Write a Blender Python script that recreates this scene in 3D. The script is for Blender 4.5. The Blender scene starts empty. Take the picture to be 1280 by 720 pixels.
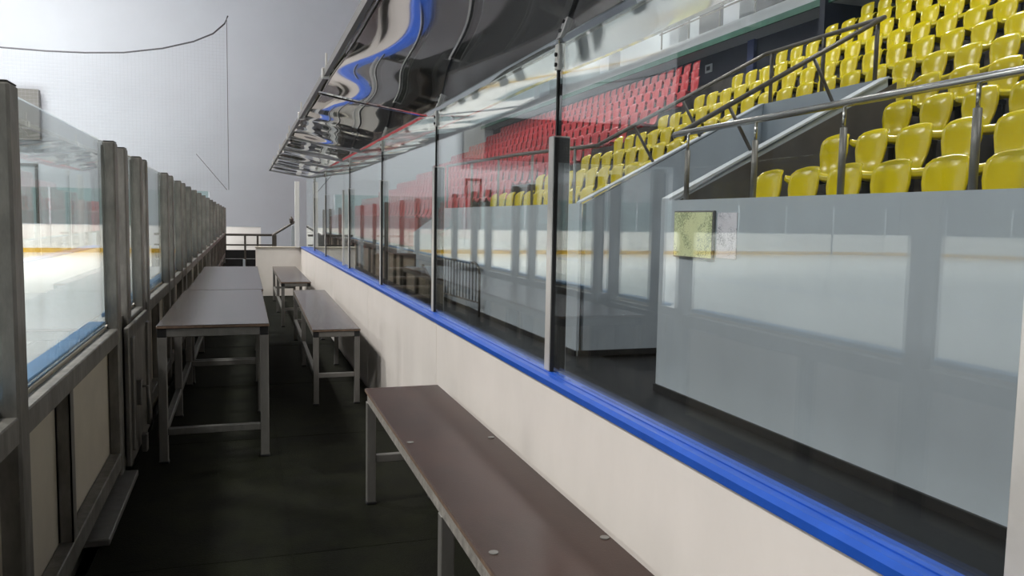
import bpy, bmesh, math, random
from mathutils import Vector, Matrix
random.seed(7)
C = bpy.context.scene.collection
scn = bpy.context.scene

# ------------------------------------------------------------------ camera
cam = bpy.data.cameras.new('camera'); cam.sensor_width = 36.0; cam.lens = 36.0 * 1000 / 1280
cam.clip_start = 0.02; cam.clip_end = 300
camo = bpy.data.objects.new('camera', cam); C.objects.link(camo)
def cam_matrix(f=1000., vp=(306, 269), roll=math.radians(1.0), h=1.35):
    v = Vector((vp[0]-640, vp[1]-360, f)).normalized()
    u = Vector((math.sin(roll), -math.cos(roll), 0)); u.z = -(u.x*v.x+u.y*v.y)/v.z; u.normalize()
    x = v.cross(u)
    R = Matrix((x, v, u))                       # camera (x right, y down, z forward) -> world
    B = R @ Matrix.Diagonal((1, -1, -1))
    M = B.to_4x4(); M.translation = Vector((0, 0, h)); return M
camo.matrix_world = cam_matrix()
scn.camera = camo

# ------------------------------------------------------------------ world, lamps, exposure
w = bpy.data.worlds.new('hall_air'); scn.world = w; w.use_nodes = True
w.node_tree.nodes['Background'].inputs[0].default_value = (0.55, 0.6, 0.7, 1)
w.node_tree.nodes['Background'].inputs[1].default_value = 0.03
scn.view_settings.view_transform = 'Standard'; scn.view_settings.look = 'None'
scn.view_settings.exposure = 0.25; scn.view_settings.gamma = 1.0
scn.view_settings.use_curve_mapping = False
scn.cycles.transparent_max_bounces = 48
scn.cycles.max_bounces = 10
scn.cycles.glossy_bounces = 6
def lamp(x, y, z, sx, sy, power, col=(1, 0.97, 0.93), spread=132):
    l = bpy.data.lights.new('ceiling_and_fill_lamp', 'AREA'); l.shape = 'RECTANGLE'; l.size = sx; l.size_y = sy
    l.energy = power; l.color = col; l.spread = math.radians(spread)
    o = bpy.data.objects.new('ceiling_and_fill_lamp', l); o.location = (x, y, z); C.objects.link(o); return o
for lx in (-7, -13.5, -20, -26.5):
    for ly in (-6, 2, 10, 18, 26):
        lamp(lx, ly, 10.6, 1.6, 0.5, 560)
for lx in (-8, -12):
    lamp(lx, 28.0, 13.2, 2.0, 0.6, 740, spread=175)
for ly in (-2, 4, 10, 17, 24):
    lamp(6.2, ly, 8.3, 1.2, 0.25, 170, spread=150)
for ly in (24.5, 31):
    lamp(12.2, ly, 9.5, 0.6, 1.6, 70, spread=170)  # fill lamps added to brighten the gallery, no fixtures known there

# ------------------------------------------------------------------ materials
def mat(name, col, rough=0.5, metal=0.0, var=0.0, scale=6.0, bump=0.0, bscale=40.0, col2=None, spec=0.5, stretch=(1, 1, 1)):
    m = bpy.data.materials.new(name); m.use_nodes = True
    nt = m.node_tree; b = nt.nodes['Principled BSDF']
    b.inputs['Base Color'].default_value = (*col, 1)
    b.inputs['Roughness'].default_value = rough; b.inputs['Metallic'].default_value = metal
    b.inputs['Specular IOR Level'].default_value = spec
    tc = nt.nodes.new('ShaderNodeTexCoord'); mp = nt.nodes.new('ShaderNodeMapping')
    mp.inputs['Scale'].default_value = stretch
    nt.links.new(tc.outputs['Object'], mp.inputs['Vector'])
    if var > 0 or col2:
        n = nt.nodes.new('ShaderNodeTexNoise'); n.inputs['Scale'].default_value = scale
        n.inputs['Detail'].default_value = 5; n.inputs['Roughness'].default_value = 0.65
        nt.links.new(mp.outputs[0], n.inputs['Vector'])
        r = nt.nodes.new('ShaderNodeValToRGB')
        c2 = col2 or tuple(min(1, c*(1+var)) for c in col)
        c1 = col if col2 else tuple(c*(1-var) for c in col)
        r.color_ramp.elements[0].position = 0.35; r.color_ramp.elements[1].position = 0.68
        r.color_ramp.elements[0].color = (*c1, 1); r.color_ramp.elements[1].color = (*c2, 1)
        nt.links.new(n.outputs['Fac'], r.inputs[0]); nt.links.new(r.outputs[0], b.inputs['Base Color'])
    if bump > 0:
        n2 = nt.nodes.new('ShaderNodeTexNoise'); n2.inputs['Scale'].default_value = bscale; n2.inputs['Detail'].default_value = 4
        nt.links.new(mp.outputs[0], n2.inputs['Vector'])
        bp = nt.nodes.new('ShaderNodeBump'); bp.inputs['Strength'].default_value = bump; bp.inputs['Distance'].default_value = 0.01
        nt.links.new(n2.outputs['Fac'], bp.inputs['Height']); nt.links.new(bp.outputs[0], b.inputs['Normal'])
    return m
def glass_mat(name, tint):
    m = bpy.data.materials.new(name); m.use_nodes = True; nt = m.node_tree; nt.nodes.clear()
    out = nt.nodes.new('ShaderNodeOutputMaterial'); mix = nt.nodes.new('ShaderNodeMixShader')
    tr = nt.nodes.new('ShaderNodeBsdfTransparent'); tr.inputs[0].default_value = (*tint, 1)
    gl = nt.nodes.new('ShaderNodeBsdfGlossy'); gl.inputs['Roughness'].default_value = 0.0
    gl.inputs['Color'].default_value = (0.95, 0.98, 0.97, 1)
    geo = nt.nodes.new('ShaderNodeNewGeometry'); ior = nt.nodes.new('ShaderNodeMix'); ior.data_type = 'FLOAT'
    ior.inputs[2].default_value = 1.52; ior.inputs[3].default_value = 1/1.52      # same Fresnel curve for both faces of a thin pane
    fr = nt.nodes.new('ShaderNodeFresnel')
    nt.links.new(geo.outputs['Backfacing'], ior.inputs[0]); nt.links.new(ior.outputs[0], fr.inputs['IOR'])
    nt.links.new(fr.outputs[0], mix.inputs[0]); nt.links.new(tr.outputs[0], mix.inputs[1]); nt.links.new(gl.outputs[0], mix.inputs[2])
    nt.links.new(mix.outputs[0], out.inputs[0]); return m
M = {}
M['galv'] = mat('galvanised_steel', (0.205, 0.195, 0.175), 0.5, 0.35, 0.28, 14, 0.12, 60, stretch=(1, 1, 0.35))
M['alu'] = mat('brushed_aluminium', (0.20, 0.193, 0.18), 0.45, 0.4, 0.12, 20, stretch=(1, 1, 0.3))
M['alu_worn'] = mat('worn_aluminium_edge', (0.36, 0.34, 0.31), 0.5, 0.35, 0.3, 30, 0.25, 90)
M['post_alu'] = mat('post_aluminium', (0.68, 0.66, 0.63), 0.35, 0.35, 0.06, 8)
M['steel'] = mat('polished_steel', (0.62, 0.61, 0.58), 0.22, 0.9)
M['steel_dark'] = mat('weathered_rail_steel', (0.11, 0.098, 0.085), 0.4, 0.4)
M['white_panel'] = mat('white_plastic_panel', (0.80, 0.75, 0.70), 0.42, 0, 0.035, 3, stretch=(1, 1, 0.5))
M['beige_panel'] = mat('board_back_panel', (0.62, 0.56, 0.46), 0.5, 0, 0.06, 4)
M['blue'] = mat('blue_plastic_cap', (0.014, 0.085, 0.45), 0.3, 0, 0.10, 9)
M['blue_pale'] = mat('light_blue_plastic_cap', (0.10, 0.28, 0.55), 0.4, 0, 0.1, 9)
M['black'] = mat('black_plastic', (0.012, 0.012, 0.013), 0.45)
M['gasket'] = mat('black_rubber_gasket', (0.015, 0.015, 0.015), 0.6)
M['rubber'] = mat('dark_rubber_mat', (0.004, 0.0042, 0.0024), 0.85, 0, 0, 5, 0.5, 160, col2=(0.009, 0.0103, 0.004), spec=0.12)
M['walk'] = mat('dark_walkway_rubber', (0.007, 0.007, 0.008), 0.45, 0, 0.2, 6, 0.1, 120)
M['top'] = mat('brown_film_faced_plywood', (0.040, 0.021, 0.016), 0.36, 0, 0.22, 5, 0.04, 220, spec=0.2, stretch=(1, .5, 1))
M['top_far'] = mat('greyish_brown_laminate', (0.058, 0.042, 0.040), 0.2, 0, 0.12, 3, 0.03, 180, stretch=(1, .4, 1))
M['ply_edge'] = mat('plywood_edge', (0.16, 0.105, 0.07), 0.7, 0, 0.3, 30)
M['fascia'] = mat('grey_blue_painted_panel', (0.425, 0.475, 0.525), 0.4, 0, 0.05, 1.4, stretch=(1, 1, 0.4))
M['fascia_in'] = mat('grey_blue_painted_concrete', (0.38, 0.43, 0.48), 0.5, 0, 0.06, 2)
M['stand_dark'] = mat('dark_concrete_and_shade', (0.075, 0.066, 0.058), 0.7, 0, 0.2, 3)
M['coping'] = mat('pale_coping', (0.46, 0.50, 0.54), 0.45, 0, 0.05, 3)
M['yellow'] = mat('yellow_seat_plastic', (0.64, 0.52, 0.0), 0.2, 0, 0.04, 3, 0.10, 22)
M['red'] = mat('red_seat_plastic', (0.48, 0.02, 0.028), 0.3, 0, 0.06, 3)
M['navy'] = mat('navy_wall_paint', (0.006, 0.009, 0.025), 0.6, 0, 0.2, 2)
M['navy2'] = mat('blue_pilaster_paint', (0.025, 0.04, 0.13), 0.5)
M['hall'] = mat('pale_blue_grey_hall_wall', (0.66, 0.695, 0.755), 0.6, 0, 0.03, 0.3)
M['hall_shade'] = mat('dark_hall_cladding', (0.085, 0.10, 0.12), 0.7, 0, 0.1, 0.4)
M['hall_dark'] = mat('hall_ceiling_paint', (0.16, 0.17, 0.19), 0.7, 0, 0.1, 0.4)
M['ice'] = mat('ice_surface', (0.82, 0.86, 0.88), 0.12, 0, 0.03, 0.6)
M['board'] = mat('white_rink_board', (0.84, 0.82, 0.78), 0.3, 0, 0.03, 2)
M['kick'] = mat('yellow_kick_plate', (0.72, 0.42, 0.03), 0.4)
M['green'] = mat('green_gallery_edge', (0.05, 0.16, 0.11), 0.5, 0, 0.2, 2)
M['gal'] = mat('gallery_wall', (0.48, 0.52, 0.55), 0.5, 0, 0.06, 0.6)
M['gal_glass'] = mat('grey_window_film', (0.12, 0.13, 0.135), 0.15)
M['wood'] = mat('dark_stained_wood', (0.035, 0.02, 0.013), 0.5, 0, 0.3, 6, stretch=(.3, 1, 1))
M['wood_edge'] = mat('worn_wood_edge', (0.15, 0.11, 0.07), 0.6, 0, 0.2, 8)
M['redp'] = mat('red_painted_skirt', (0.34, 0.03, 0.035), 0.5, 0, 0.1, 2)
M['net'] = mat('net_twine', (0.42, 0.43, 0.46), 0.8)
M['rope'] = mat('net_rope', (0.10, 0.10, 0.11), 0.8)
M['speaker'] = mat('beige_grey_board', (0.22, 0.215, 0.20), 0.6, 0, 0.05, 4)
M['paper'] = mat('white_paper', (0.62, 0.6, 0.66), 0.6)
M['glass'] = glass_mat('clear_safety_glass', (0.955, 0.972, 0.965))
M['glass_far'] = glass_mat('greenish_safety_glass', (0.84, 0.93, 0.91))
# canopy: polished dark sheet
m = mat('polished_smoked_sheet', (0.60, 0.60, 0.63), 0.03, 0.95); M['canopy'] = m
M['eave'] = mat('bright_polished_sheet', (0.92, 0.94, 0.91), 0.10, 0.75)
# the printed sign: blocks of small print on a yellow-green sheet
def print_mat(name, base, ink, sx, sy, amount):
    m = mat(name, base, 0.5); nt = m.node_tree; b = nt.nodes['Principled BSDF']
    tc = nt.nodes.new('ShaderNodeTexCoord'); mp = nt.nodes.new('ShaderNodeMapping')
    mp.inputs['Scale'].default_value = (1, sx, sy); nt.links.new(tc.outputs['Object'], mp.inputs[0])
    v = nt.nodes.new('ShaderNodeTexNoise'); v.inputs['Scale'].default_value = 1; v.inputs['Detail'].default_value = 1
    nt.links.new(mp.outputs[0], v.inputs[0])
    n = nt.nodes.new('ShaderNodeTexNoise'); n.inputs['Scale'].default_value = 7; nt.links.new(tc.outputs['Object'], n.inputs[0])
    mu = nt.nodes.new('ShaderNodeMath'); mu.operation = 'MULTIPLY'; nt.links.new(v.outputs['Fac'], mu.inputs[0]); nt.links.new(n.outputs['Fac'], mu.inputs[1])
    r = nt.nodes.new('ShaderNodeValToRGB'); r.color_ramp.elements[0].position = amount; r.color_ramp.elements[1].position = amount+0.06
    r.color_ramp.elements[0].color = (*base, 1); r.color_ramp.elements[1].color = (*ink, 1)
    nt.links.new(mu.outputs[0], r.inputs[0]); nt.links.new(r.outputs[0], b.inputs['Base Color']); return m
M['sign'] = print_mat('printed_yellow_green_sheet', (0.76, 0.80, 0.46), (0.34, 0.40, 0.22), 120, 90, 0.27)
M['notice'] = print_mat('printed_white_sheet', (0.74, 0.72, 0.78), (0.34, 0.34, 0.40), 150, 110, 0.28)

# ------------------------------------------------------------------ mesh helpers
class MB:
    def __init__(s): s.v = []; s.f = []
    def add(s, vs, fs):
        n = len(s.v); s.v += [tuple(p) for p in vs]; s.f += [tuple(i+n for i in f) for f in fs]; return s
    def box(s, x0, x1, y0, y1, z0, z1):
        vs = [(x, y, z) for z in (z0, z1) for y in (y0, y1) for x in (x0, x1)]
        return s.add(vs, [(0, 2, 3, 1), (4, 5, 7, 6), (0, 1, 5, 4), (2, 6, 7, 3), (0, 4, 6, 2), (1, 3, 7, 5)])
    def cbox(s, x0, x1, y0, y1, z0, z1, c=0.006):
        # box with chamfered vertical and horizontal edges (24 corner points)
        bm = bmesh.new(); bmesh.ops.create_cube(bm, size=1)
        for v in bm.verts:
            v.co = Vector(((x0+x1)/2+v.co.x*(x1-x0), (y0+y1)/2+v.co.y*(y1-y0), (z0+z1)/2+v.co.z*(z1-z0)))
        bmesh.ops.bevel(bm, geom=bm.edges[:], offset=min(c, .45*min(x1-x0, y1-y0, z1-z0)), segments=1, affect='EDGES', profile=0.5)
        bm.verts.index_update()
        s.add([v.co[:] for v in bm.verts], [[v.index for v in f.verts] for f in bm.faces]); bm.free(); return s
    def prism(s, poly, axis, a, b):
        # extrude a 2-D polygon along an axis (0 x, 1 y, 2 z)
        def pt(p, t):
            q = list(p); q.insert(axis, t); return q
        n = len(poly); vs = [pt(p, a) for p in poly]+[pt(p, b) for p in poly]
        return s.add(vs, [tuple(range(n))[::-1], tuple(range(n, 2*n))]+[(i, (i+1) % n, n+(i+1) % n, n+i) for i in range(n)])
    def tube(s, pts, r, n=8):
        pts = [Vector(p) for p in pts]; rings = []
        for i, p in enumerate(pts):
            t = (pts[min(i+1, len(pts)-1)]-pts[max(i-1, 0)]).normalized()
            a = t.cross(Vector((0, 0, 1)) if abs(t.z) < .9 else Vector((1, 0, 0))).normalized(); b = t.cross(a)
            rr = r[i] if isinstance(r, (list, tuple)) else r
            rings.append([p+a*rr*math.cos(2*math.pi*k/n)+b*rr*math.sin(2*math.pi*k/n) for k in range(n)])
        vs = [q for R in rings for q in R]; fs = []
        for i in range(len(rings)-1):
            for k in range(n):
                fs.append((i*n+k, i*n+(k+1) % n, (i+1)*n+(k+1) % n, (i+1)*n+k))
        fs += [tuple(range(n))[::-1], tuple(range(len(vs)-n, len(vs)))]
        return s.add(vs, fs)
    def mesh(s, name, m, smooth=False):
        me = bpy.data.meshes.new(name); me.from_pydata(s.v, [], s.f)
        bm = bmesh.new(); bm.from_mesh(me); bmesh.ops.recalc_face_normals(bm, faces=bm.faces[:]); bm.to_mesh(me); bm.free()
        me.materials.append(m)
        if smooth:
            for p in me.polygons: p.use_smooth = True
        return me
    def build(s, name, m, parent=None, smooth=False):
        o = bpy.data.objects.new(name, s.mesh(name, m, smooth)); C.objects.link(o)
        if parent:
            o.parent = parent
            o.matrix_parent_inverse = Matrix.Translation(-Vector(root_of(parent)))
        return o
LOC = {}
def root_of(o):
    return o.location if o.name in LOC else Vector((0, 0, 0))      # parts of parts already sit in world space
def tag(o, label, cat, group=None, kind=None):
    if label: o['label'] = label
    if cat: o['category'] = cat
    if group: o['group'] = group
    if kind: o['kind'] = kind
    return o
def thing(name, label, cat, loc=(0, 0, 0), group=None):
    o = bpy.data.objects.new(name, None); C.objects.link(o); o.location = loc; o.empty_display_size = .1
    LOC[o.name] = 1
    return tag(o, label, cat, group)
def struct(name, mb, m, parent=None, smooth=False):
    o = mb.build(name, m, parent, smooth); o['kind'] = 'structure'; return o
def copy_tree(root, loc):
    r = root.copy(); C.objects.link(r); r.location = loc
    for ch in list(root.children):
        c = ch.copy(); C.objects.link(c); c.parent = r
    return r
ORD = ['', 'first', 'second', 'third', 'fourth', 'fifth', 'sixth', 'seventh', 'eighth', 'ninth', 'tenth', 'eleventh', 'twelfth', 'thirteenth',
       'fourteenth', 'fifteenth', 'sixteenth', 'seventeenth', 'eighteenth', 'nineteenth', 'twentieth'] + \
      ['twenty-'+t for t in ('first', 'second', 'third', 'fourth', 'fifth', 'sixth', 'seventh', 'eighth', 'ninth')] + ['thirtieth'] + \
      ['thirty-'+t for t in ('first', 'second', 'third', 'fourth', 'fifth', 'sixth', 'seventh', 'eighth', 'ninth')] + ['fortieth'] + \
      ['forty-'+t for t in ('first', 'second', 'third', 'fourth', 'fifth', 'sixth', 'seventh', 'eighth', 'ninth')]

# ================================================================== SETTING: hall shell, ice, floors
WALK = -0.09
YE = 36.0
ice_mb = MB().box(-30.6, -0.70, -20, 30.75, -0.12, -0.02)
struct('floor_ice', ice_mb, M['ice'])
struct('floor_bench', MB().box(-0.575, 0.905, -3, 24, -0.088, 0.0), M['rubber'])
fl = MB().box(-33, 16, -22, YE+.4, -0.3, -0.121).box(-0.70, 3.6, -22, YE, -0.12, WALK).box(-32, 3.6, 30.9, YE, -.12, WALK)
struct('floor_walkway', fl, M['walk'])
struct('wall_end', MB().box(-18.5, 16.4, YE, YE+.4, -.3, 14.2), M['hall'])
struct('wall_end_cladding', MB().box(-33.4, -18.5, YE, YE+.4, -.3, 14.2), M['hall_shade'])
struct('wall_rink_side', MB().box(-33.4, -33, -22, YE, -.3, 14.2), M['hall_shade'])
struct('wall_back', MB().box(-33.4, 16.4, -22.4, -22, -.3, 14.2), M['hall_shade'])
struct('wall_stand_side', MB().box(16, 16.4, -22, YE, -.3, 14.2), M['gal'])
struct('ceiling', MB().box(-33.4, 16.4, -22.4, YE+.4, 14.2, 14.5), M['hall_dark'])

def XW(y): return 0.945-.0055*max(0, y-6)      # the wall face drifts slightly inward towards the far end
# white low wall on the right, with its return at the far end
wall = struct('wall_bench_side', MB().prism([(XW(-3), -3), (XW(6), 6), (XW(14.13), 14.13), (0.985, 14.13), (0.985, -3)], 2, WALK, 0.812), M['white_panel'])
for y in (4.06, 6.5, 8.95, 11.4):
    struct('panel_joint_strip', MB().box(XW(y)-.0015, XW(y)+.001, y-.003, y+.003, 0.0, 0.80), M['white_panel'], wall)
ret = struct('wall_return', MB().box(0.165, XW(14.05), 14.05, 14.13, 0.0, 0.815), M['white_panel'])
struct('return_cap', MB().cbox(0.155, XW(14.05), 14.03, 14.15, 0.815, 0.832, .004), M['beige_panel'], ret)
cs = [(-.007, 0.808), (-.007, 0.826), (.004, 0.835)]
cv = []
for y in (-3, 6, 14.1):
    cv += [(XW(y)+dx, y, z) for dx, z in cs]+[(1.008, y, 0.836), (1.016, y, 0.828), (1.016, y, 0.808)]
cf = [tuple(range(6)), tuple(range(12, 18))[::-1]]+[(6*r+i, 6*r+(i+1) % 6, 6*r+6+(i+1) % 6, 6*r+6+i) for r in (0, 1) for i in range(6)]
cap = struct('trim_blue_cap', MB().add(cv, cf), M['blue'])
struct('cap_groove', MB().box(0.9705, 0.9745, -3, 14.1, 0.8355, 0.8385), M['blue'], cap)

# ================================================================== right-hand tall glass screen
scr = thing('glass_screen', 'tall clear glass safety screen standing on the blue-capped white wall', 'glass screen', (0.985, 7, 0.835))
PY = [0.737, 2.51, 4.29, 6.10, 8.08, 8.60, 10.55, 12.3, 13.98]
ends = [-1.0]+PY
for i in range(len(ends)-1):
    a, b = ends[i], ends[i+1]
    ta, tb = (1.9265+.0034*max(0, q-4) for q in (a, b))      # the top edge follows the canopy
    MB().prism([(a+.012, 0.836), (b-.012, 0.836), (b-.012, tb), (a+.012, ta)], 0, 0.988, 0.998).build('glass_pane', M['glass'], scr)
for i, y in enumerate(PY[:-1]):
    if i == 5: continue
    p = MB().cbox(0.978, 1.040, y+.008, y+.052, 0.836, 1.632, .003).build('post', M['post_alu'], scr)
    MB().box(0.9815, 1.034, y-.001, y+.010, 0.838, 1.626).build('gasket', M['gasket'], p)
    MB().box(0.984, 1.001, y-.006, y+.006, 1.632, 1.845).build('joint_seal', M['gasket'], scr)
    k = MB().cbox(0.980, 1.006, y-.014, y+.016, 1.845, 1.93, .003).build('clamp', M['post_alu'], scr)
    kb = MB()
    for z in (1.862, 1.895): kb.tube([(0.974, y, z), (0.981, y, z)], 0.007, 8)
    kb.build('clamp_bolt', M['gasket'], k)
MB().cbox(0.978, 1.04, 8.60, 8.645, 0.836, 1.632, .003).build('post', M['post_alu'], scr)
MB().cbox(0.80, 0.875, 13.98, 14.05, 0.82, 1.93, .004).build('corner_post', M['board'], scr)

# ================================================================== canopy (polished sheet overhead)
can = thing('canopy', 'polished smoky wavy sheet canopy hung above the benches along the glass screen', 'canopy', (0.66, 6, 1.93))
CX0, CX1, CZ0, CZ1 = 0.378, 1.000, 2.030, 1.932        # the sheet slopes down towards the glass
def wave(x, y):
    g = min(1.0, max(0.0, (y-4.5)/3))
    u = (CX1-x)/(CX1-CX0)
    w = 0.011*math.sin(2.5*y+1.2*math.sin(2.0*x+.4)+2.3)*u+0.004*math.sin(4.4*y+4*x+.5)*(1-.6*g)
    w += g*(0.0045*math.sin(7.3*y+2*x)+0.003*math.sin(12.1*y-3*x))+0.004*math.sin(6.0*x+1.7*y)
    return w
def sheet(x0, x1, z0, z1, a, b, amp, nx=16, dy=.05, still=1):
    ny = max(10, int((b-a)/dy)); vs = []; fs = []
    for t in (0, 1):
        for j in range(ny+1):
            for k in range(nx+1):
                x = x0+(x1-x0)*k/nx; y = a+(b-a)*j/ny
                hold = math.sin(math.pi*min(k, nx-k)/nx)**.6 if 0 < k < nx else 0
                vs.append((x, y, z0+(z1-z0)*k/nx+amp*wave(x, y)*(.45+.55*hold)*(min(1, 1.25*(nx-k)/nx) if still else .4+.6*k/nx)+.004*t+0.0035*max(0, y-4)))
    W = nx+1; N = W*(ny+1)
    for j in range(ny):
        for k in range(nx):
            q = (j*W+k, j*W+k+1, (j+1)*W+k+1, (j+1)*W+k)
            fs.append(q); fs.append(tuple(N+t for t in q[::-1]))
    for j in range(ny):
        for k in (0, nx):
            fs.append((j*W+k, (j+1)*W+k, N+(j+1)*W+k, N+j*W+k))
    for k in range(nx):
        for j in (0, ny):
            fs.append((j*W+k, j*W+k+1, N+j*W+k+1, N+j*W+k))
    return MB().add(vs, fs)
seams = [-2.8, 0.4, 4.6, 7.4, 8.8, 10.2, 11.6, 13.2]
for a, b in zip(seams[:-1], seams[1:]):
    sheet(CX0, CX1, CZ0, CZ1, a+.002, b-.002, 1.0).build('canopy_sheet', M['canopy'], can, smooth=True)
    sheet(1.001, 1.25, CZ1, CZ1+.015, a+.002, b-.002, 0.8, 8, still=0).build('eave_sheet', M['eave'], can, smooth=True)
def zs(x, y): return CZ0+(CZ1-CZ0)*(x-CX0)/(CX1-CX0)+.0035*max(0, y-4)
for y in seams[3:]:
    MB().tube([(CX0, y, zs(CX0, y)-.008), (CX1, y, zs(CX1, y)-.008)], .009, 6).build('cross_bar', M['post_alu'], can)
er = MB()
for a, b in ((-2.8, 4), (4, 13.2)):
    er.add([(x, y, z+.0035*max(0, y-4)) for y in (a, b) for (x, z) in ((CX0-.012, CZ0-.012), (CX0+.006, CZ0-.012), (CX0+.006, CZ0+.022), (CX0-.012, CZ0+.022))],
       [(0, 1, 5, 4), (1, 2, 6, 5), (2, 3, 7, 6), (3, 0, 4, 7), (0, 3, 2, 1), (4, 5, 6, 7)])
er.build('edge_profile', M['steel_dark'], can)
for y in (2.35, 4.0, 5.8, 7.4, 9.4, 11.4):
    zz = CZ0+.0035*max(0, y-4)
    cl = MB().cbox(CX0-.022, CX0+.016, y-.02, y+.02, zz-.02, zz+.03, .004)
    cl.tube([(CX0, y, zz+.03), (CX0, y, zz+.10)], .006, 6)
    cl.build('edge_clip', M['post_alu'], can)

# ================================================================== tables and benches
def leg_frame(root, name, x0, x1, y0, y1, h, top_m, rail_m, t=0.045, mid=(), stretch_z=0.17, short_y=(0,), long_x=(0,), th=0.018, corner=True, bolts=(), long_range=None):
    tp = MB().cbox(x0, x1, y0, y1, h-th, h, .003).build('top_panel', top_m, root)
    MB().box(x0-.0005, x1+.0005, y0-.0005, y1+.0005, h-th+.003, h-.004).build('plywood_edge', M['ply_edge'], tp)
    for (bx, by) in bolts:
        MB().tube([(bx, by, h-.002), (bx, by, h+.0025)], 0.012, 14).build('bolt', M['alu'], tp)
    zt = h-th; za = zt-t
    for x in (x0+.004, x1-t-.004):
        MB().cbox(x, x+t, y0+.004+t, y1-.004-t, za, zt, .003).build('side_rail', rail_m, root)
    for y in (y0+.004, y1-t-.004):
        MB().cbox(x0+.004+t, x1-.004-t, y, y+t, za, zt, .003).build('end_rail', M['alu'], root)
    ly = [y0+.004+t/2]+list(mid)+[y1-.004-t/2]
    for y in ly:
        for x in (x0+.004+t/2, x1-.004-t/2):
            lg = MB().cbox(x-t/2, x+t/2, y-t/2, y+t/2, 0.012, za, .003).build('leg', M['alu'], root)
            MB().cbox(x-t/2-.003, x+t/2+.003, y-t/2-.003, y+t/2+.003, 0.0, 0.014, .003).build('leg_foot', M['black'], lg)
            if corner and y in (ly[0], ly[-1]):
                MB().cbox(x-t/2-.001, x+t/2+.001, y-t/2-.001, y+t/2+.001, za-.001, zt, .003).build('corner_block', M['black'], root)
    for i in short_y:
        y = ly[i]
        MB().cbox(x0+.004+t, x1-.004-t, y-t*.4, y+t*.4, stretch_z, stretch_z+t*.85, .003).build('cross_stretcher', M['alu'], root)
    for i in long_x:
        x = (x0+.004+t/2, x1-.004-t/2)[i]
        r0, r1 = long_range or (ly[0]+t/2, ly[-1]-t/2)
        MB().cbox(x-t*.4, x+t*.4, r0, r1, stretch_z, stretch_z+t*.85, .003).build('long_stretcher', M['alu'], root)
t1 = thing('table', 'long brown topped aluminium table standing nearest along the left barrier', 'table', (-0.17, 5.7, 0))
leg_frame(t1, 't', -0.455, 0.122, 4.60, 6.745, 0.755, M['top_far'], M['alu'], mid=(5.68,), stretch_z=0.155, short_y=(0, 2), long_x=(0,))
t2 = thing('table', 'brown topped aluminium table behind another, running to the far dark gate', 'table', (-0.15, 8.3, 0))
leg_frame(t2, 't', -0.44, 0.135, 6.765, 9.83, 0.755, M['top_far'], M['alu'], mid=(8.3,), stretch_z=0.155, short_y=(0, 2), long_x=(0,))
def turned(o, cx, cy, deg):
    o.rotation_euler.z = math.radians(deg)
b1 = thing('bench', 'nearest dark brown bench with bolted top and pitted metal edge by white wall', 'bench', (0.71, 2.0, 0))
leg_frame(b1, 'b', 0.527, 0.878, -0.2, 3.73, 0.55, M['top'], M['alu_worn'], t=0.042, mid=(0.75, 2.22), stretch_z=0.2, short_y=(0, 3), long_x=(), corner=False,
          bolts=[(0.553, 2.77), (0.852, 2.76), (0.56, 1.78), (0.858, 1.79), (0.555, 0.75), (0.855, 0.75)])
b2 = thing('bench', 'middle brown bench with black corner blocks and low stretchers by the white wall', 'bench', (0.63, 7.3, 0))
leg_frame(b2, 'b', 0.468, 0.802, 5.77, 8.95, 0.55, M['top_far'], M['alu'], t=0.038, mid=(7.36,), stretch_z=0.2, short_y=(0, 2), long_x=(0,))
turned(b2, 0, 0, -0.75)
b3 = thing('bench', 'far small looking brown bench in the corner before the white return wall', 'bench', (0.59, 11.7, 0))
leg_frame(b3, 'b', 0.408, 0.762, 10.05, 13.2, 0.55, M['top_far'], M['alu'], t=0.038, mid=(11.6,), stretch_z=0.2, short_y=(0, 2), long_x=(0,))

# rubber mat seams on the bench floor: separate mats
fo = [o for o in bpy.data.objects if o.name == 'floor_bench'][0]
for y0, y1 in ((-1.2, 1.38), (1.39, 3.2), (3.21, 4.98), (4.99, 6.6), (6.61, 8.6), (8.61, 11.2), (11.21, 14.0)):
    for x0, x1 in ((-0.53, 0.165), (0.17, 0.90)):
        struct('floor_mat', MB().cbox(x0, x1, y0, y1, 0.0, 0.0015, .0005), M['rubber'], fo)

# ================================================================== left barrier (players' side of the rink boards)
bar = thing('rink_barrier', 'row of galvanised posts with glass and white boards dividing benches from ice', 'barrier', (-0.63, 10, WALK))
POSTS = [0.2, 2.61, 4.46, 4.83, 5.49, 5.77, 7.30, 7.78, 8.75, 9.33, 10.29, 11.47, 12.7, 14.02, 15.61, 17.17, 19.07, 21.47, 23.7, 26.45, 28.68]
def ztop(y): return 1.70-.0045*max(0, y-4)
for i, y in enumerate(POSTS):
    x0 = -0.668 if i < 2 else -0.655
    p = MB().cbox(x0, -0.60, y-.10, y, WALK, ztop(y), .008).build('post', M['galv'], bar)
    MB().box(x0-.006, x0+.004, y-.105, y-.085, 0.80, ztop(y)-.02).build('post_gasket', M['gasket'], p)
    MB().cbox(x0+.003, -0.603, y-.097, y-.003, ztop(y)-.002, ztop(y)+.003, .002).build('post_cap', M['gasket'], p)
DOOR = 4   # the bay between post 4.83 and 5.49 is the bench door
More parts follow.
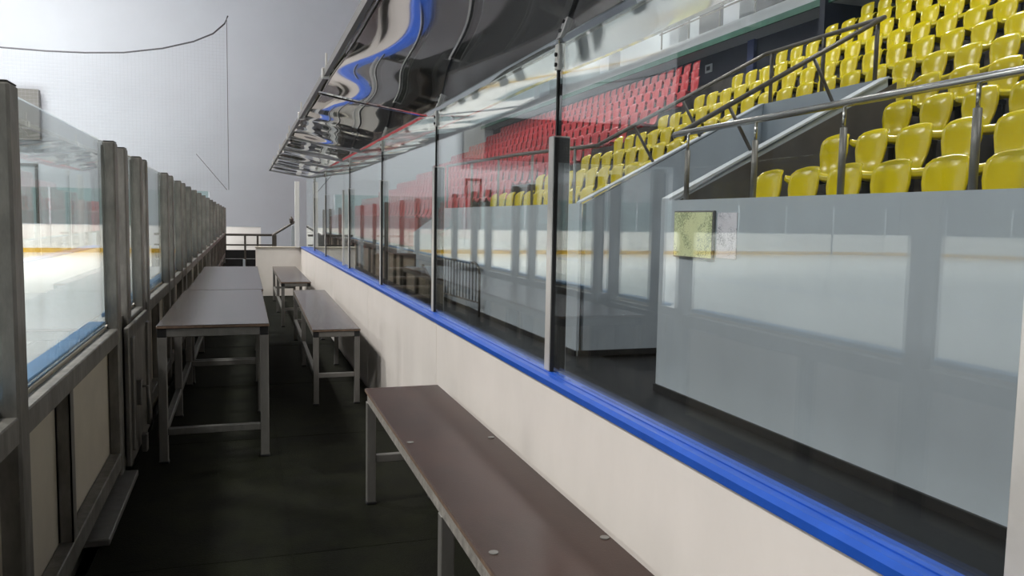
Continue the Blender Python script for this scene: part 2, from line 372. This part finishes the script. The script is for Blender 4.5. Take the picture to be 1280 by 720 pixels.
for i in range(len(POSTS)-1):
    a, b = POSTS[i], POSTS[i+1]-.10
    if b-a > .3:
        MB().box(-0.648, -0.638, a+.002, b-.002, 0.815, min(ztop(a), ztop(b))-.008).build('glass_pane', M['glass'], bar)
        MB().cbox(-0.735, -0.658, a-.1, b, 0.792, 0.815, .004).build('blue_cap', M['blue_pale'], bar)
        MB().cbox(-0.655, -0.603, a, b, 0.70, 0.778, .004).build('top_rail', M['galv'], bar)
        MB().cbox(-0.655, -0.603, a, b, 0.062, 0.145, .004).build('middle_rail', M['galv'], bar)
        n = max(1, round((b-a)/.85))
        for k in range(n):
            cut = [a, a+.60, b] if n == 2 else [a+(b-a)*q/n for q in range(n+1)]; y0, y1 = cut[k], cut[k+1]
            MB().cbox(-0.672, -0.656, y0+.002-(.1 if k == 0 else 0), y1-.002, WALK, 0.79, .002).build('board_panel', M['beige_panel'], bar)
            if k:
                st = MB(); st.box(-0.656, -0.606, y0-.012, y0-.006, 0.145, 0.70).box(-0.612, -0.606, y0-.012, y0+.05, 0.145, 0.70).box(-0.656, -0.650, y0-.012, y0+.05, .145, .70)
                st.build('stud', M['galv'], bar)
    else:
        MB().box(-0.655, -0.63, a, b, WALK, 0.80).build('jamb_filler', M['galv'], bar)
        MB().box(-0.672, -0.656, a-.1, b, WALK, 0.79).build('board_panel', M['beige_panel'], bar)
# door between the jamb posts
dr = thing('bench_door', 'narrow galvanised bench door with latch between the closely spaced barrier posts', 'gate', (-0.6, 5.1, 0))
MB().cbox(-0.598, -0.575, 4.50, 5.36, 0.03, 0.76, .004).build('door_leaf', M['galv'], dr)
MB().cbox(-0.576, -0.560, 4.56, 4.64, 0.10, 0.70, .003).build('door_stile', M['galv'], dr)
MB().cbox(-0.576, -0.560, 5.22, 5.30, 0.10, 0.70, .003).build('door_stile', M['galv'], dr)
lt = MB().cbox(-0.576, -0.545, 4.74, 4.80, 0.30, 0.44, .004).build('latch', M['alu'], dr)
lb = MB(); lb.tube([(-0.55, 4.77, 0.40), (-0.52, 4.77, 0.40), (-0.515, 4.79, 0.30), (-0.52, 4.80, 0.18)], .010, 8); lb.build('latch_lever', M['alu'], lt, True)
MB().cbox(-0.655, -0.535, 3.50, 4.44, 0.0, 0.03, .004).build('threshold', M['alu'], bar)
MB().cbox(-0.56, -0.53, 4.80, 4.86, 0.02, 0.12, .004).build('hinge', M['alu'], dr)

# ================================================================== rink: end boards and far side boards (seen through and reflected in the glass)
eb = thing('rink_end_boards', 'white rink end boards with yellow kick strip and glass far across the ice', 'rink boards', (-12, 30.7, 0))
def board_run(root, p0, p1, glazed=True):
    p0, p1 = Vector(p0), Vector(p1); d = (p1-p0); L = d.length; n = max(1, round(L/2.45)); u = d/L; nrm = Vector((-u.y, u.x))
    def slab(a, b, off0, off1, z0, z1):
        q = [p0+u*a+nrm*off0, p0+u*b+nrm*off0, p0+u*b+nrm*off1, p0+u*a+nrm*off1]
        return MB().prism([tuple(t) for t in q], 2, z0, z1)
    for k in range(n):
        a, b = L*k/n, L*(k+1)/n
        slab(a+.005, b-.005, 0, .04, 0.13, 0.93).build('board_panel', M['board'], root)
        slab(a, b, -.012, .04, -.02, 0.13).build('kick_plate', M['kick'] if glazed else M['board'], root)
        slab(a, b, -.01, .06, 0.93, 0.95).build('cap_rail', M['coping'], root)
        if not glazed: continue
        slab(a+.02, b-.02, .012, .024, 0.95, 2.18).build('glass_pane', M['glass_far'], root)
        slab(b-.03, b+.03, .0, .07, 0.95, 2.18).build('post', M['coping'], root)
board_run(eb, (-23.9, 30.7), (-1.2, 30.7))
board_run(eb, (-1.2, 30.7), (0.55, 30.55), False)
sb = thing('rink_side_boards', 'white rink side boards with yellow kick strip mirrored in the right glass', 'rink boards', (-30.6, 5, 0))
board_run(sb, (-30.6, -18), (-30.6, 24.0))
cpts = [(-24+6.6*math.cos(t), 24.1+6.6*math.sin(t)) for t in [math.pi-math.pi/2*k/4 for k in range(5)]]
for k in range(4): board_run(sb, cpts[k], cpts[k+1])

# ================================================================== safety net behind the goal
net = thing('safety_net', 'fine hanging safety net with sagging top cable behind the end boards', 'net', (-7, 30.9, 0))
CP = [(-16, 7.9), (-13, 7.2), (-10.5, 6.85), (-8.6, 6.73), (-7.37, 6.72), (-6.24, 6.71), (-5.08, 6.75), (-3.89, 6.85), (-2.66, 7.09), (-1.65, 7.41), (-1.0, 7.74), (-0.61, 8.12), (-0.5, 8.40)]
def zc(x):
    for (a, za), (b, zb) in zip(CP[:-1], CP[1:]):
        if a <= x <= b: return za+(zb-za)*(x-a)/(b-a)
    return CP[-1][1]
MB().tube([(x, 30.9, z) for x, z in CP], .028, 6).build('top_cable', M['rope'], net, True)
MB().tube([(-0.54, 30.9, 2.25), (-0.54, 30.9, 8.25)], .012, 6).build('side_rope', M['rope'], net)
MB().tube([(-1.62, 30.9, 3.5), (-0.6, 30.9, 2.25)], .012, 6).build('guy_rope', M['rope'], net)
nm = MB(); s = .0013
x = -15.9
while x < -0.6:
    nm.prism([(x-s, 30.9-s), (x+s, 30.9-s), (x, 30.9+s)], 2, 2.2, zc(x)); x += .12
z = 2.2
while z < 8.0:
    xs = [q for q in [-16+.1*i for i in range(155)] if zc(q) > z]
    runs = []
    for q in xs:
        if runs and q-runs[-1][1] < .15: runs[-1][1] = q
        else: runs.append([q, q])
    for a, b in runs:
        if b > a: nm.prism([(30.9-s, z-s), (30.9+s, z-s), (30.9, z+s)], 0, a, b)
    z += .12
nn = nm.build('net_mesh', M['net'], net); nn['kind'] = 'stuff'
sp = thing('hanging_board', 'long beige grey board hung on the end wall above the first left glass pane', 'board', (-14, YE-.3, 4.1))
MB().cbox(-8.49, -7.50, YE-.40, YE-.12, 4.10, 6.05, .02).build('board_end', M['speaker'], sp)
for k in range(6):
    x1 = -8.50-2.6*k
    MB().cbox(x1-2.59, x1, YE-.40, YE-.12, 4.10, 6.05, .02).build('screen_section', M['black'], sp)
    MB().box(x1-1.5, x1-1.2, YE-.13, YE-.002, 4.6, 5.6).build('wall_bracket', M['steel_dark'], sp)
d1 = MB().box(-8.4, -7.75, YE-.06, YE, WALK, 3.15); d1 = struct('door_1', d1, M['gal'])
struct('door_frame', MB().box(-8.46, -8.36, YE-.1, YE, WALK, 3.22).box(-7.78, -7.68, YE-.1, YE, WALK, 3.22).box(-8.46, -7.68, YE-.1, YE, 3.12, 3.22), M['steel_dark'], d1)

# ================================================================== beyond the far end of the bench area
gt = thing('far_gate', 'dark low gate with two top rails at the far end of the bench area', 'gate', (0.1, 19, 0))
MB().cbox(-0.42, 0.60, 19.0, 19.04, 0.885, 0.935, .005).build('top_rail', M['steel_dark'], gt)
MB().cbox(-0.42, 0.60, 19.0, 19.04, 0.665, 0.70, .005).build('middle_rail', M['steel_dark'], gt)
MB().cbox(-0.42, 0.60, 19.0, 19.03, 0.38, 0.57, .005).build('dark_panel', M['black'], gt)
MB().cbox(-0.42, 0.60, 19.0, 19.03, 0.01, 0.365, .005).build('dark_panel', M['black'], gt)
for x in (0.0, 0.27):
    MB().cbox(x-.022, x+.022, 18.98, 19.05, 0.0, 0.93, .005).build('gate_post', M['steel_dark'], gt)
MB().cbox(-0.05, 0.0, 18.9, 18.97, 0.0, 0.36, .005).build('pale_stop', M['coping'], gt)
sr = thing('stair_handrail', 'sloping grey handrail with ball topped post behind the white return wall', 'handrail', (0.7, 16.5, WALK))
MB().cbox(0.505, 0.59, 16.46, 16.54, WALK, 0.98, .01).build('newel', M['steel_dark'], sr)
MB().cbox(0.87, 0.97, 16.46, 16.54, WALK, 1.17, .01).build('newel', M['gal'], sr)
MB().tube([(0.52, 16.5, 0.97), (0.95, 16.5, 1.24)], .022, 8).build('rail', M['steel_dark'], sr)
bl = MB(); bl.tube([(0.875, 16.5, 1.14+.05*i+0.0) for i in range(1, 5)], [.018, .04, .042, .012], 10); bl.build('ball', M['steel_dark'], sr, True)

# ================================================================== stands on the right
RX = [3.75+.745*k for k in range(12)]
ZT = [1.765, 2.085, 2.42, 2.78, 3.16, 3.56, 3.975, 4.40, 4.84, 5.28, 5.73, 6.2]
HS = 0.78
tread = [z-HS for z in ZT]
YN, YF = 6.05, 7.80        # the two side walls of the stairway opening
XB = 5.555
ter = MB()
for k in range(12):
    x0, x1 = RX[k]-.46, RX[k]+.285
    if k == 0: x0 = 3.372
    yend = YE if k < 10 else 12.7
    if k < 3:
        segs = [(-6, YN-.1), (YF+.1, yend)]
    else: segs = [(-6, yend)]
    if k == 3: x0 = XB+.05
    if k == 2: x1 = XB+.05
    for a, b in segs: ter.box(x0, x1, a, b, tread[k]-.5, tread[k])
struct('floor_terrace', ter, M['stand_dark'])
# front fascia
f1 = struct('wall_fascia_near', MB().box(3.34, 3.372, -6, YN, WALK, 1.533), M['fascia'])
f2 = struct('wall_fascia_far', MB().box(3.34, 3.372, YF, 14.1, WALK, 1.535), M['fascia'])
struct('baseboard_near', MB().box(3.32, 3.345, -6, YN+.005, WALK, WALK+.06), M['black'])
struct('baseboard_far', MB().box(3.32, 3.345, YF-.005, 14.1, WALK, WALK+.06), M['black'])
# stairway walls (sloped tops) and back wall
def par(y0, y1, name):
    poly = [(3.42, WALK), (3.42, 1.535), (XB, 2.69), (XB+.05, 2.69), (XB+.05, WALK)]
    return struct(name, MB().prism(poly, 1, y0, y1), M['fascia_in'])
pn = par(YN-.10, YN, 'wall_stair_near'); pf = par(YF, YF+.10, 'wall_stair_far')
struct('wall_stair_near_shade', MB().prism([(3.43, .9), (3.43, 1.53), (XB+.09, 2.66), (XB+.09, .9)], 1, YN-.112, YN-.1005), M['stand_dark'])  # dark sheet: the shadow on this wall face is put into its colour
for y0, y1, o in ((YN-.113, YN+.01, pn), (YF-.01, YF+.11, pf)):
    struct('coping', MB().prism([(3.35, 1.535), (3.35, 1.553), (XB, 2.708), (XB, 2.69)], 1, y0, y1), M['coping'], o)
struct('baseboard_stair', MB().box(3.36, XB, YF-.02, YF-.001, WALK, WALK+.06), M['black'])
bw = struct('wall_stair_back', MB().box(XB, XB+.05, YN-.1, YF+.1, WALK, 2.70), M['fascia_in'])
st = MB()
for k in range(9): st.box(3.9+.24*k, XB, YN, YF, WALK, WALK+.17*(k+1)) if k > 3 else None
struct('floor_stair_steps', st, M['stand_dark'])

# far end of the walkway: parapet, red skirting, bleacher steps, barrier
struct('wall_parapet_far', MB().prism([(14.25, WALK), (14.25, 1.37), (16.1, 1.07), (16.1, WALK)], 0, 3.25, 3.36), M['fascia_in'])
rs = struct('wall_skirt_red', MB().box(3.36, 3.44, 16.2, YE, 0.75, 1.36), M['redp'])
for y in range(17, 36, 2):
    struct('skirt_panel', MB().box(3.345, 3.365, y+.03, y+1.97, 0.80, 1.32), M['redp'], rs)
sk = struct('wall_skirt_dark', MB().box(3.40, 3.46, 14.1, YE, WALK, 0.75), M['stand_dark'])
for y in (17.3, 20.4, 24.2, 28):
    dd = struct('door_2', MB().cbox(3.36, 3.41, y, y+1.3, WALK, 0.70, .006), M['fascia'], sk)
ws = thing('bleacher_steps', 'dark wooden bleacher steps with worn pale edges beyond the fourth glass post', 'bleacher', (2.8, 13.4, WALK))
for k in range(4):
    y0 = 12.75+.34*k
    tr = MB().cbox(2.15, 3.0, y0, y0+.30, WALK+.14+.13*k, WALK+.18+.13*k, .004).build('step', M['wood'], ws)
    MB().cbox(2.15, 3.0, y0-.012, y0, WALK+.145+.13*k, WALK+.178+.13*k, .002).build('step_edge', M['wood_edge'], tr)
    MB().box(2.17, 2.98, y0+.26, y0+.28, WALK+.03, WALK+.14+.13*k).build('riser', M['wood'], ws)
for x in (2.11, 3.0):
    MB().prism([(12.74, WALK), (12.74, WALK+.13), (14.1, WALK+.62), (14.1, WALK)], 0, x, x+.04).build('side_board', M['wood'], ws)
bq = thing('wooden_cabinet', 'low dark wooden cabinet with open bays beside the bleacher steps', 'cabinet', (2.45, 14.9, WALK))
MB().cbox(2.2, 3.0, 14.6, 15.0, WALK, WALK+.78, .01).build('cabinet_body', M['wood'], bq)
for k in range(3):
    MB().cbox(2.24+.255*k, 2.45+.255*k, 14.585, 14.602, WALK+.42, WALK+.70, .004).build('bay_panel', M['wood_edge'], bq)
cb = thing('crowd_barrier', 'black barred crowd barrier standing by the grey fascia behind the glass', 'barrier', (3.1, 12.2, WALK))
MB().tube([(3.27, 11.3, WALK), (3.27, 11.3, 0.55), (3.265, 11.36, 0.66), (3.25, 11.5, 0.70), (3.13, 12.9, 0.70), (3.11, 13.05, 0.66), (3.10, 13.1, 0.55), (3.10, 13.1, WALK)], .018, 8).build('hoop', M['steel_dark'], cb, True)
MB().tube([(3.27, 11.3, 0.12), (3.10, 13.1, 0.12)], .014, 6).build('lower_rail', M['steel_dark'], cb)
for k in range(1, 13):
    t = k/13
    MB().tube([(3.27-.17*t, 11.3+1.8*t, 0.12), (3.27-.17*t, 11.3+1.8*t, 0.70)], .008, 6).build('bar', M['black'], cb)

# back wall of the stand, gallery
struct('wall_navy', MB().box(10.98, 11.08, 12.85, YE, 3.6, 5.50), M['navy'])
struct('wall_navy_side', MB().box(10.3, 16, 12.7, 12.85, 3.6, 7.6), M['navy'])
struct('column_blue', MB().box(10.90, 10.98, 15.75, 16.0, 4.3, 5.50), M['navy2'])
sg = thing('section_sign', 'small pale square section sign on the navy wall above red seats', 'sign', (10.97, 17.6, 5.2))
MB().cbox(10.955, 10.98, 17.55, 17.85, 5.08, 5.28, .003).build('plate', M['gal'], sg)
MB().box(10.951, 10.9555, 17.62, 17.78, 5.13, 5.23).build('plate_print', M['navy'], sg)
ge = struct('slab_gallery', MB().box(10.4, 16, 9.5, YE, 5.50, 5.86), M['gal'])
struct('slab_edge', MB().box(10.37, 10.42, 9.5, YE, 5.49, 5.62), M['green'], ge)
struct('wall_gallery', MB().box(13.5, 13.7, 20.6, YE, 5.86, 12), M['gal'])
struct('wall_gallery_navy', MB().box(12.4, 12.6, 9.5, 20.6, 5.86, 12), M['navy'])
for y in (10.0, 16.37, 23.4, 29.6):
    struct('column_gallery', MB().box(10.9, 11.3, y, y+.66, 5.86, 12), M['hall'])
wg = struct('window_gallery', MB().box(12.34, 12.4, 10.9, 15.9, 5.9, 8.6), M['gal_glass'])
for y in (11.9, 12.9, 13.9, 14.9):
    struct('window_bar', MB().box(12.30, 12.36, y-.03, y+.03, 5.9, 8.6), M['coping'], wg)
kb = thing('gallery_box', 'small pale upright box standing on the gallery floor before a navy wall', 'box', (11.05, 19.4, 5.86))
MB().cbox(10.9, 11.2, 19.1, 19.62, 5.861, 6.62, .02).build('box_body', M['coping'], kb)
MB().cbox(10.88, 11.22, 19.08, 19.64, 6.60, 6.64, .008).build('box_lid', M['hall'], kb)
gr = thing('gallery_railing', 'thin metal railing along the gallery edge above the stand', 'railing', (10.45, 20, 5.86))
MB().tube([(10.5, 9.6, 6.75), (10.5, 19.4, 6.75)], .03, 6).build('top_rail', M['steel_dark'], gr)
MB().tube([(10.5, 9.6, 6.3), (10.5, 19.4, 6.3)], .02, 6).build('middle_rail', M['steel_dark'], gr)
for k in range(8):
    y = 9.7+1.37*k
    MB().tube([(10.5, y, 5.84), (10.5, y, 6.75)], .022, 6).build('baluster', M['steel_dark'], gr)

# rails on the stand
r1 = thing('handrail', 'shiny steel tube handrail along the top of the near grey fascia', 'handrail', (3.38, 3, 1.53))
MB().tube([(3.38, -2, 2.065), (3.38, 5.93, 2.075)], .024, 10).build('top_tube', M['steel'], r1, True)
for y in (5.72, 4.82, 3.95, 3.03, 2.1):
    p = MB().tube([(3.38, y, 1.533), (3.38, y, 1.93)], .021, 8).build('post', M['alu'], r1, True)
    MB().tube([(3.38, y, 1.93), (3.38, y, 2.055)], .011, 8).build('post_pin', M['steel'], p, True)
r2 = thing('handrail', 'weathered sloping handrail wrapping around the stairway opening in the stand', 'handrail', (4.6, 7, 1.6))
yN, yF = YN-.02, YF+.05
MB().tube([(3.42, yN, 2.07), (XB-.03, yN, 3.235), (XB+.03, yN+.04, 3.26), (XB+.05, yN+.12, 3.265), (XB+.05, yF-.1, 3.265), (XB+.02, yF-.02, 3.255), (XB-.04, yF, 3.22), (3.75, yF, 2.26), (3.55, yF, 2.15), (3.40, yF+.1, 2.13), (3.38, yF+.4, 2.14), (3.38, 10, 2.2), (3.38, 13.85, 2.27)], .022, 10).build('rail_tube', M['steel_dark'], r2, True)
def zrail(x): return 2.07+(x-3.42)*(3.235-2.07)/(XB-.03-3.42)
def zcop(x): return 1.56+(x-3.35)*(2.72-1.56)/(XB-3.35)
for y, xs in ((yN, (3.95, 4.80)), (yF, (4.55, 3.98))):
    for x in xs:      # posts square to the slope
        MB().tube([(x, y, zrail(x)-.01), (x+.235, y, zcop(x+.235)-.01)], .016, 8).build('slanted_post', M['steel_dark'], r2, True)
for y in (YN+.12, 6.9, YF-.05):
    MB().tube([(XB+.05, y, 2.69), (XB+.05, y, 3.26)], .02, 8).build('post', M['steel_dark'], r2, True)
for y in (8.05, 9.4, 10.8, 12.2, 13.8):
    MB().tube([(3.38, y, 1.535), (3.38, y, 2.12+.026*(y-8.05))], .017, 8).build('post', M['alu'], r2, True)

# signs on the near fascia
s1 = thing('notice_board', 'yellow-green printed notice board mounted on the near grey fascia', 'notice', (3.33, 5.5, 1.26))
MB().cbox(3.315, 3.339, 5.21, 5.785, 1.075, 1.445, .004).build('frame', M['alu'], s1)
MB().box(3.312, 3.316, 5.222, 5.773, 1.087, 1.433).build('printed_sheet', M['sign'], s1)
s2 = tag(MB().box(3.335, 3.3395, 4.935, 5.185, 1.095, 1.43).build('paper_notice', M['notice']), 'white printed paper notice beside the yellow-green notice board', 'notice')

# ------------------------------------------------------------------ stadium seats
def seat_mesh(name, m):
    # one moulded shell: profile (forward -x, up z) swept across its width
    prof = [(-.350, -.405, .120), (-.366, -.375, .150), (-.352, -.345, .156), (-.27, -.352, .158), (-.13, -.366, .152), (-.055, -.350, .138), (-.018, -.300, .116),
            (-.004, -.235, .138), (.002, -.16, .155), (.008, -.09, .152), (.016, -.042, .140), (.028, -.012, .120), (.045, -.001, .095)]
    nu = 12; vs = []; fs = []
    for side in (0, 1):
        for i, (x, z, hw) in enumerate(prof):
            for k in range(nu+1):
                t = -1+2*k/nu
                cup = .030*abs(t)**2.4
                if i < 5: px, pz = x, z+cup*.6-.01
                else: px, pz = x-cup*(1 if i < 11 else .5), z-(.012*t*t if i > 9 else 0)
                if side:
                    if i < 5: pz -= .012
                    else: px += .014
                vs.append((px, hw*t, pz))
    n = len(prof); W = nu+1; N = n*W
    for i in range(n-1):
        for k in range(nu):
            q = (i*W+k, i*W+k+1, (i+1)*W+k+1, (i+1)*W+k); fs += [q, tuple(N+t for t in q[::-1])]
        for k in (0, nu): fs.append((i*W+k, (i+1)*W+k, N+(i+1)*W+k, N+i*W+k))
    for i in (0, n-1):
        for k in range(nu): fs.append((i*W+k, i*W+k+1, N+i*W+k+1, N+i*W+k))
    return MB().add(vs, fs).mesh(name, m, True)
brk = MB().box(-.30, -.02, -.035, .035, -.41, -.375).box(-.06, -.02, -.03, .03, -.78, -.38).box(-.10, .03, -.07, .07, -.78, -.765).mesh('seat_bracket', M['black'])
yel = seat_mesh('seat_shell', M['yellow']); red = seat_mesh('seat_shell_red', M['red'])
proto = None
def put_yellow(x, y, z, label):
    global proto
    if proto is None:
        proto = thing('stadium_seat', label, 'seat', (x, y, z), 'yellow stadium seats')
        for nme, me in (('seat_shell', yel), ('seat_bracket', brk)):
            o = bpy.data.objects.new(nme, me); C.objects.link(o); o.parent = proto
        return proto
    r = copy_tree(proto, (x, y, z)); r['label'] = label; return r
STARTN = [5.14, 5.33, 5.47]
NEARMIN = [1.6, 2.2, 3.0, 3.7, 4.4, 5.2, 6.0, 6.6, 7.3, 8.0, 8.7, 9.4]
YEND = [12.15, 12.1, 12.0, 12.35, 12.2, 12.3, 12.3, 12.1, 11.75, 11.75, 11.75, 11.75]
for k in range(12):
    row = 'front row' if k == 0 else ORD[k+1]+' row up'
    if k < 3:
        y = STARTN[k]; i = 1
        while y > NEARMIN[k]:
            put_yellow(RX[k], y, ZT[k], 'glossy yellow stadium seat, near block, %s, %s from the stairway wall' % (row, ORD[i])); y -= .402; i += 1
        y = YEND[k]; i = 1
        while y > YF+.32:
            put_yellow(RX[k], y, ZT[k], 'glossy yellow stadium seat, far block, %s, %s from the red seats' % (row, ORD[i])); y -= .402; i += 1
    else:
        y = YEND[k]; i = 1
        while y > NEARMIN[k]-.4:
            put_yellow(RX[k], y, ZT[k], 'glossy yellow stadium seat, %s above the stairway, %s from the far end' % (row, ORD[i])); y -= .402; i += 1
# red block beyond the aisle
RS = [13.5, 13.5, 13.4, 13.4, 13.5, 13.7, 14.0, 14.75, 16.0, 17.2]
spots = []
for k in range(10):
    y = RS[k]+.2; i = 1
    while y < 33:
        spots.append((math.hypot(RX[k], y), k, i, y)); y += .42; i += 1
spots.sort()
rp = None
for d, k, i, y in spots[:298]:
    o = bpy.data.objects.new('red_seat', red); C.objects.link(o); o.location = (RX[k], y, ZT[k])
    row = 'front row' if k == 0 else ORD[k+1]+' row up'
    tag(o, 'red stadium seat in the far block, %s, %s from the aisle' % (row, ORD[i]), 'seat', 'red stadium seats beyond the aisle')
rest = MB(); vv = [v.co[:] for v in red.vertices]; ff = [tuple(p.vertices) for p in red.polygons]
for d, k, i, y in spots[298:]:
    rest.add([(a+RX[k], b+y, c+ZT[k]) for a, b, c in vv], ff)
o = rest.build('red_seats', M['red'], None, True)
tag(o, 'mass of small red seats farthest along the stand beside the end wall', 'seats', 'red stadium seats beyond the aisle', 'stuff')
